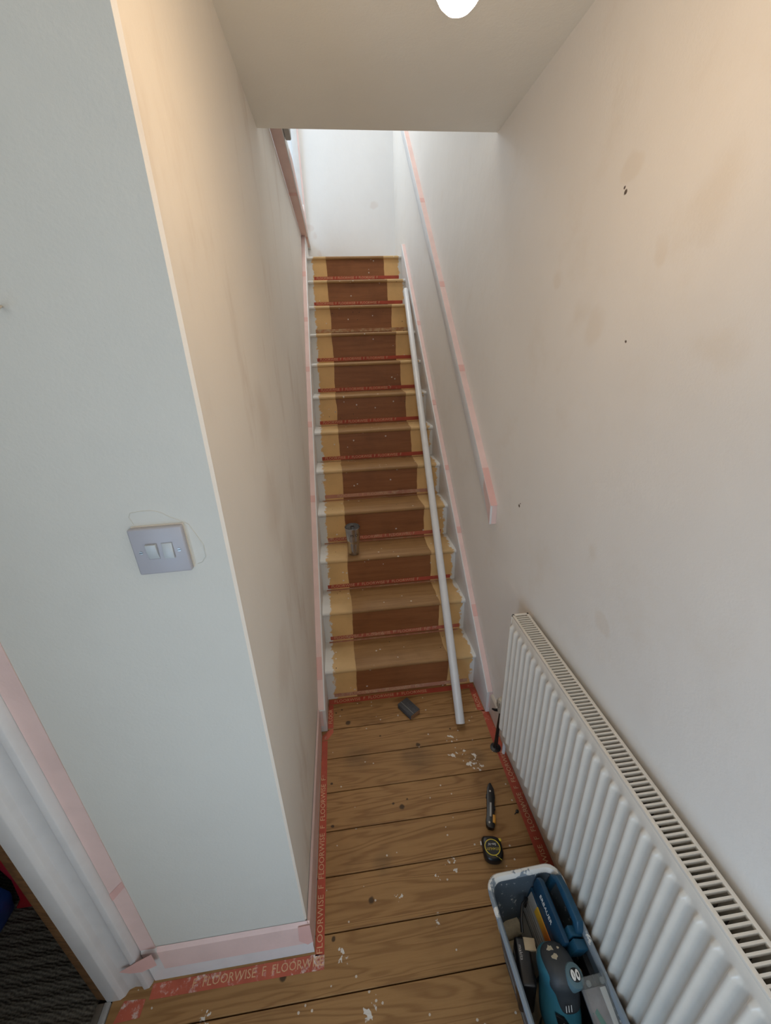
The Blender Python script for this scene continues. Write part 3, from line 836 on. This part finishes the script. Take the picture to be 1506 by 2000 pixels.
t = NT('bucket_rim_paint', .5)
x, y, z = t.xyz()
pn = t.noise(14, 5, .65)
mask = t.step(t.math('ADD', pn, t.math('MULTIPLY', t.math('ADD', y, t.math('MULTIPLY', x, .35)), .9)), .60, .64)
M_RIM = t.base(t.mix(mask, (.22, .265, .31), (.74, .74, .71)))
rim = MB()
rim.loft([rr(.011, BZ - .014, .036), rr(.001, BZ - .012, .042), rr(0, BZ - .004, .042), rr(.003, BZ, .040), rr(.009, BZ, .037), rr(.014, BZ - .006, .034), rr(.015, BZ - .014, .034), rr(.011, BZ - .014, .036)], False, False)
rim.build('rim', M_RIM, bk, smooth=True, M=BK)

# blue tool case on its edge, leaning to the right inside the bucket
tc = empty('tool_case', 'blue plastic tool case on edge inside the grey bucket', 'case')
lean = math.radians(15)
TC = Matrix.Translation((.6455, -.102, .076)) @ Matrix.Rotation(math.radians(1.5), 4, 'Z') @ Matrix.Rotation(lean, 4, 'Y')
MB().box(-.022, .036, -.072, .072, 0, .150).build('shell', M_BLUE, tc, bevel=.004, M=TC)
MB().prism([(-.072, .148), (.052, .148), (.072, .165), (.072, .195), (.060, .205), (-.072, .205)], 'x', -.0215, -.007).build('front_edge', M_BLUE, tc, bevel=.003, M=TC)
MB().prism([(.072, .150), (.072, .208), (.058, .230), (.02, .236), (-.045, .234), (-.058, .215), (-.062, .190), (-.048, .188), (-.036, .212), (.048, .214), (.058, .20), (.058, .150)], 'x', .020, .040).build('handle', plain('blue_handle_plastic', (.014, .075, .145), .4, var=.1), tc, bevel=.003, M=TC)
MB().box(-.006, .022, -.066, .060, .149, .168).build('recess', M_DARK, tc, M=TC)
MB().box(-.0245, -.0225, -.066, .062, .010, .144).build('grey_card', plain('grey_card', (.34, .33, .31), .6, var=.1), tc, M=TC)
for i in range(4):
    zz = .078 + i * .010
    MB().box(-.0262, -.0247, -.066, .052, zz, zz + .0052).build('blade', plain('grey_blade%d' % i, (.40, .39, .37), .4, .5), tc, M=TC)['label'] = 'grey metal blade strip'
MB().box(-.0258, -.0247, -.066, .058, .066, .0685).build('dark_line', M_DARK, tc, M=TC)
t = NT('orange_label', .45)
x, y, z = t.xyz()
M_OR = t.base(t.mix(t.step(y, -.16, -.07), (.46, .10, .02), (.60, .36, .03)))
MB().box(-.0262, -.0228, -.070, .026, .124, .147).build('orange_label', M_OR, tc, M=TC)
text_mesh('lettering', 'ERBAUER', .0150, M_WHITE, tc, TC @ frame((-.0222, .038, .178), (0, -1, 0), (0, 0, 1)), depth=.0003)
for yy in (-.052, -.078):
    MB().prism([(-.004, .172), (.032, .172), (.040, .204), (.002, .212)], 'y', yy - .010, yy + .012).build('latch', plain('blue_latch', (.014, .08, .15), .4), tc, bevel=.003, M=TC)
# black ribbed extension lead pack behind
rb = empty('black_ribbed_pack', 'black ribbed plastic pack upright in the bucket beside the radiator', 'pack')
RB = Matrix.Translation((.700, -.245, .080)) @ Matrix.Rotation(math.radians(9), 4, 'Y')
MB().box(-.004, .012, -.09, .06, 0, .165).build('pack', M_DARK, rb, bevel=.003, M=RB)
for i in range(5):
    MB().box(-.003 + .003 * i, -.0018 + .003 * i, -.088, .058, .1652, .1680).build('rib', M_RUBBER, rb, M=RB)

dsh = MB()
dsh.loft([rrect(0, 0, .058, .168, .03, .0112, 5), rrect(0, 0, .066, .176, .034, .022, 5), rrect(0, 0, .072, .182, .036, .055, 5), rrect(0, 0, .066, .176, .034, .0635, 5)])
tag(dsh.build('dust_sheet', plain('cream_cotton_sheet', (.42, .36, .26), .95, var=.25, scale=25, bump=.006), smooth=True, M=BK), 'folded cream cloth at the bottom of the grey bucket beneath the tools', 'cloth')
# cream cloth rolls on the bottom of the bucket
M_CLOTH = plain('cream_fleece', (.56, .50, .37), .95, var=.2, scale=70, bump=.004)
def roll(name, label, a, b, r, cat='roller sleeve'):
    e = empty(name, label, cat, 'cream roller sleeves in the bucket')
    a = Vector(a); b = Vector(b); d = (b - a)
    MB().tube([a, a + d * .04, a + d * .35, a + d * .65, a + d * .96, b], [r * .8, r, r * 1.03, r, r, r * .8], 16).build('sleeve', M_CLOTH, e, smooth=True)
    MB().tube([b + d.normalized() * .0005, b + d.normalized() * .002], r * .55, 12).build('core', M_RUBBER, e, smooth=True)
    return e
roll('roller_sleeve', 'cream roller sleeve lying across the far bottom of the bucket', (.566, -.066, .090), (.625, -.054, .092), .024)
roll('roller_sleeve', 'cream roller sleeve nearest the bucket middle, below the sander battery', (.566, -.113, .088), (.612, -.108, .090), .023)

# ------------------------------------------------------------------ sander standing in the bucket
sa = empty('sander', 'teal battery palm sander with black battery standing in the grey bucket', 'sander')
def ring(c, xa, ya, rx, ry, n=22, e=2.4):
    c = Vector(c); xa = Vector(xa).normalized(); ya = Vector(ya).normalized(); out = []
    for i in range(n):
        a = 2 * math.pi * i / n
        ca, sa_ = math.cos(a), math.sin(a)
        rr_ = (abs(ca) ** e + abs(sa_) ** e) ** (-1 / e)
        out.append(c + xa * ca * rr_ * rx + ya * sa_ * rr_ * ry)
    return out
# local frame: z up the tool axis, x to the right, y away from the camera
axis = Vector((.02, .50, .86)).normalized()
SA = frame((.650, -.310, .085), (1, -.02, 0), axis.cross(Vector((1, -.02, 0))).normalized())
ax_x = Vector((1, -.02, 0)); ax_y = axis.cross(ax_x).normalized()
SA = Matrix(((ax_x.x, ax_y.x, axis.x, .640), (ax_x.y, ax_y.y, axis.y, -.280), (ax_x.z, ax_y.z, axis.z, .108), (0, 0, 0, 1)))
def sub(o):
    m_ = o.modifiers.new('smooth', 'SUBSURF'); m_.levels = 2; m_.render_levels = 2
def R_(z, rx, ry, cx=0, cy=0, e=2.4): return ring((cx, cy, z), (1, 0, 0), (0, 1, 0), rx, ry, 22, e)
MB().loft([R_(.0, .056, .056, e=2), R_(.010, .058, .058, e=2), R_(.016, .054, .054, e=2)]).build('sanding_pad', M_DARK, sa, smooth=True, M=SA)
MB().loft([R_(.0165, .050, .050, e=2), R_(.034, .047, .047, e=2), R_(.040, .042, .042, e=2)]).build('skirt', plain('cream_dust_skirt', (.34, .31, .22), .6, var=.2), sa, smooth=True, M=SA)
body_ = MB().loft([R_(.036, .040, .040), R_(.048, .048, .044), R_(.075, .050, .044), R_(.105, .045, .042), R_(.130, .040, .044, 0, .002), R_(.150, .044, .052, .002, .002), R_(.168, .045, .054, .002, .002), R_(.180, .038, .046, .002, .002), R_(.186, .024, .030, .002, .002)]).build('body', M_TEAL, sa, smooth=True, M=SA)
sub(body_)
# rubber grip over the top and front
grip_ = MB().loft([R_(.092, .026, .020, .012, -.026), R_(.105, .033, .022, .010, -.024), R_(.135, .036, .026, .008, -.021), R_(.150, .040, .032, .006, -.021), R_(.160, .042, .034, .006, -.021), R_(.176, .041, .048, .004, -.004), R_(.1875, .032, .040, .004, 0), R_(.191, .018, .024, .004, 0)]).build('grip', M_RUBBER, sa, smooth=True, M=SA)
sub(grip_)
# paint flecks on the grip
M_FLECK = plain('cream_paint_fleck', (.55, .49, .36), .7, var=.1)
def fleck(loc, r, seed):
    rnd = random.Random(seed)
    v = [(loc[0] + r * rnd.uniform(.4, 1.1) * math.cos(a), loc[1] + r * rnd.uniform(.4, 1.1) * math.sin(a)) for a in [2 * math.pi * i / 9 for i in range(9)]]
    MB().prism(v, 'z', loc[2] - .003, loc[2]).build('paint_fleck', M_FLECK, sa, M=SA)
fleck((-.004, .014, .1915), .010, 3); fleck((-.002, -.010, .1918), .009, 5); fleck((.016, .012, .1912), .004, 6)
# switch boss with two oval buttons
boss = Matrix(SA) @ Matrix.Translation((.022, -.030, .158)) @ Matrix.Rotation(math.radians(38), 4, 'X') @ Matrix.Rotation(math.radians(14), 4, 'Y')
MB().lathe([(.024, 0), (.0245, .018), (.022, .026), (.014, .029)], (0, 0, 0), 24).build('switch_boss', plain('grey_teal_boss', (.09, .16, .19), .5), sa, smooth=True, M=boss)
for dx in (-.0062, .0062):
    o = MB().loft([ring((dx, 0, .0292), (1, 0, 0), (0, 1, 0), .0055, .0095, 18, 2), ring((dx, 0, .0302), (1, 0, 0), (0, 1, 0), .005, .009, 18, 2)]).build('button', M_WHITE, sa, smooth=True, M=boss)
    if dx > 0:
        MB().loft([ring((dx, 0, .0304), (1, 0, 0), (0, 1, 0), .0022, .0045, 14, 2), ring((dx, 0, .0307), (1, 0, 0), (0, 1, 0), .0022, .0045, 14, 2)]).build('button_mark', M_RUBBER, o, M=boss)
    else:
        MB().box(dx - .0006, dx + .0006, -.004, .004, .0304, .0307).build('button_mark', M_RUBBER, o, M=boss)
MB().loft([ring((0, 0, .0288), (1, 0, 0), (0, 1, 0), .0145, .0122, 20, 2.2), ring((0, 0, .0291), (1, 0, 0), (0, 1, 0), .0145, .0122, 20, 2.2)]).build('button_surround', M_DARK, sa, M=boss)
# three slits
for i in range(3):
    MB().box(-.006 + i * .0065, -.0045 + i * .0065, -.0492, -.0480, .112, .126).build('vent_line', M_WHITE, sa, M=SA @ Matrix.Rotation(math.radians(2), 4, 'X'))
# black pointed badge with script
bdg = SA @ Matrix.Translation((-.012, -.0425, .078)) @ Matrix.Rotation(math.radians(-40), 4, 'Y') @ Matrix.Rotation(math.radians(-18), 4, 'Z')
MB().prism([(-.012, -.034), (.008, -.028), (.012, .010), (.002, .030), (-.008, .012)], 'y', -.0035, .004).build('badge', M_DARK, sa, bevel=.0015, M=bdg)
text_mesh('lettering', 'makita', .0105, M_WHITE, sa, bdg @ frame((.002, -.0040, -.022), (0, 0, 1), (-1, 0, 0)), depth=.0002)
# battery, black slab left of the body
BT = Matrix.Translation((.582, -.172, .148)) @ Matrix.Rotation(math.radians(-13), 4, 'Z') @ Matrix.Rotation(math.radians(-8), 4, 'X')
bt = MB().box(-.020, .020, -.050, .050, -.055, .055).build('battery', M_DARK, sa, bevel=.008, seg=3, M=BT)
text_mesh('lettering', 'makita', .020, M_STEEL, bt, BT @ frame((-.0207, .038, .022), (0, -1, 0), (.0, 0, 1)), depth=.0003)
text_mesh('lettering', 'LITHIUM-ION', .009, M_STEEL, bt, BT @ frame((-.0207, .040, .002), (0, -1, 0), (.0, 0, 1)), depth=.0003)
text_mesh('lettering', 'makita', .012, M_STEEL, bt, BT @ frame((-.008, .030, .0553), (0, -1, 0), (1, 0, 0)), depth=.0003)
MB().box(.004, .034, .020, .047, .052, .0575).build('battery_tag', plain('pale_tag', (.52, .42, .28), .6, var=.1), sa, bevel=.001, M=BT)
# black cord looping from behind the sander to the case
cd_ = MB().tube([(.600, -.112, .200), (.606, -.088, .214), (.620, -.064, .222), (.640, -.050, .214), (.641, -.048, .17)], .0045, 10)
tag(cd_.build('cord', M_DARK, smooth=True), 'short black cord looping beside the blue case in the bucket', 'cord')
# stick
stk = MB().tube([(.720, -.210, .12), (.713, -.205, .205), (.712, -.204, .213)], [.006, .0065, .004], 10)
tag(stk.build('wooden_stick', plain('stick_wood', (.36, .25, .12), .7, var=.15), smooth=True), 'thin wooden stick standing between the sander and the packet', 'stick')
# clear packet with a white card
pk = empty('clear_packet', 'clear plastic packet with white card in the near corner of the bucket', 'packet')
t = NT('clear_plastic', .12)
t.base((.9, .93, .92))
t.b.inputs['Transmission Weight'].default_value = .9
t.b.inputs['IOR'].default_value = 1.25
M_CLEAR = t.m
PK = Matrix.Translation((.712, -.318, .205)) @ Matrix.Rotation(math.radians(4), 4, 'Z') @ Matrix.Rotation(math.radians(8), 4, 'Y') @ Matrix.Rotation(math.radians(14), 4, 'X')
MB().box(-.036, .030, -.06, .10, .032, .056).build('blister', M_CLEAR, pk, bevel=.004, M=PK)
MB().box(-.034, .028, -.058, .080, .036, .038).build('card', plain('grey_print_card', (.30, .27, .28), .6, var=.35, scale=35), pk, M=PK)
MB().box(.010, .026, -.058, .078, .0385, .042).build('white_card_edge', M_WHITE, pk, M=PK)
MB().prism([(-.030, -.05), (-.012, -.05), (.000, .01), (-.016, .05), (-.024, .045), (-.014, .01)], 'z', .0384, .0392).build('green_print', plain('green_print', (.05, .22, .17), .6, var=.2), pk, M=PK)
for xx in (-.022, .016):
    MB().lathe([(.006, .0562), (.006, .060), (.003, .062)], (xx, .088, 0), 14).build('stud', M_CLEAR, pk, smooth=True, M=PK)

# ------------------------------------------------------------------ toy through the doorway
ty_ = empty('toy', 'red, yellow and blue plastic toy on the dark carpet through the doorway', 'toy')
TY = Matrix.Translation((-.995, .21, .001))
M_TR = plain('red_toy_plastic', (.34, .012, .02), .35)
M_TB = plain('blue_toy_plastic', (.015, .05, .20), .35)
MB().prism([(-.02, 0), (.055, 0), (.075, .16), (.045, .32), (-.06, .34), (-.06, .29), (.005, .27), (.025, .16), (.012, .05)], 'y', .02, .075).build('red_frame', M_TR, ty_, bevel=.008, M=TY)
MB().prism([(-.16, 0), (-.02, 0), (.0, .09), (-.03, .15), (-.16, .17)], 'y', -.09, .03).build('blue_base', M_TB, ty_, bevel=.01, M=TY)
MB().tube([(-.09, .00, .17), (-.09, .0, .30)], .035, 18).build('yellow_drum', M_YEL, ty_, bevel=.004, M=TY)
MB().box(-.16, -.03, .0, .06, .345, .375).build('grey_top', plain('grey_toy_plastic', (.35, .36, .38), .4), ty_, bevel=.006, M=TY)
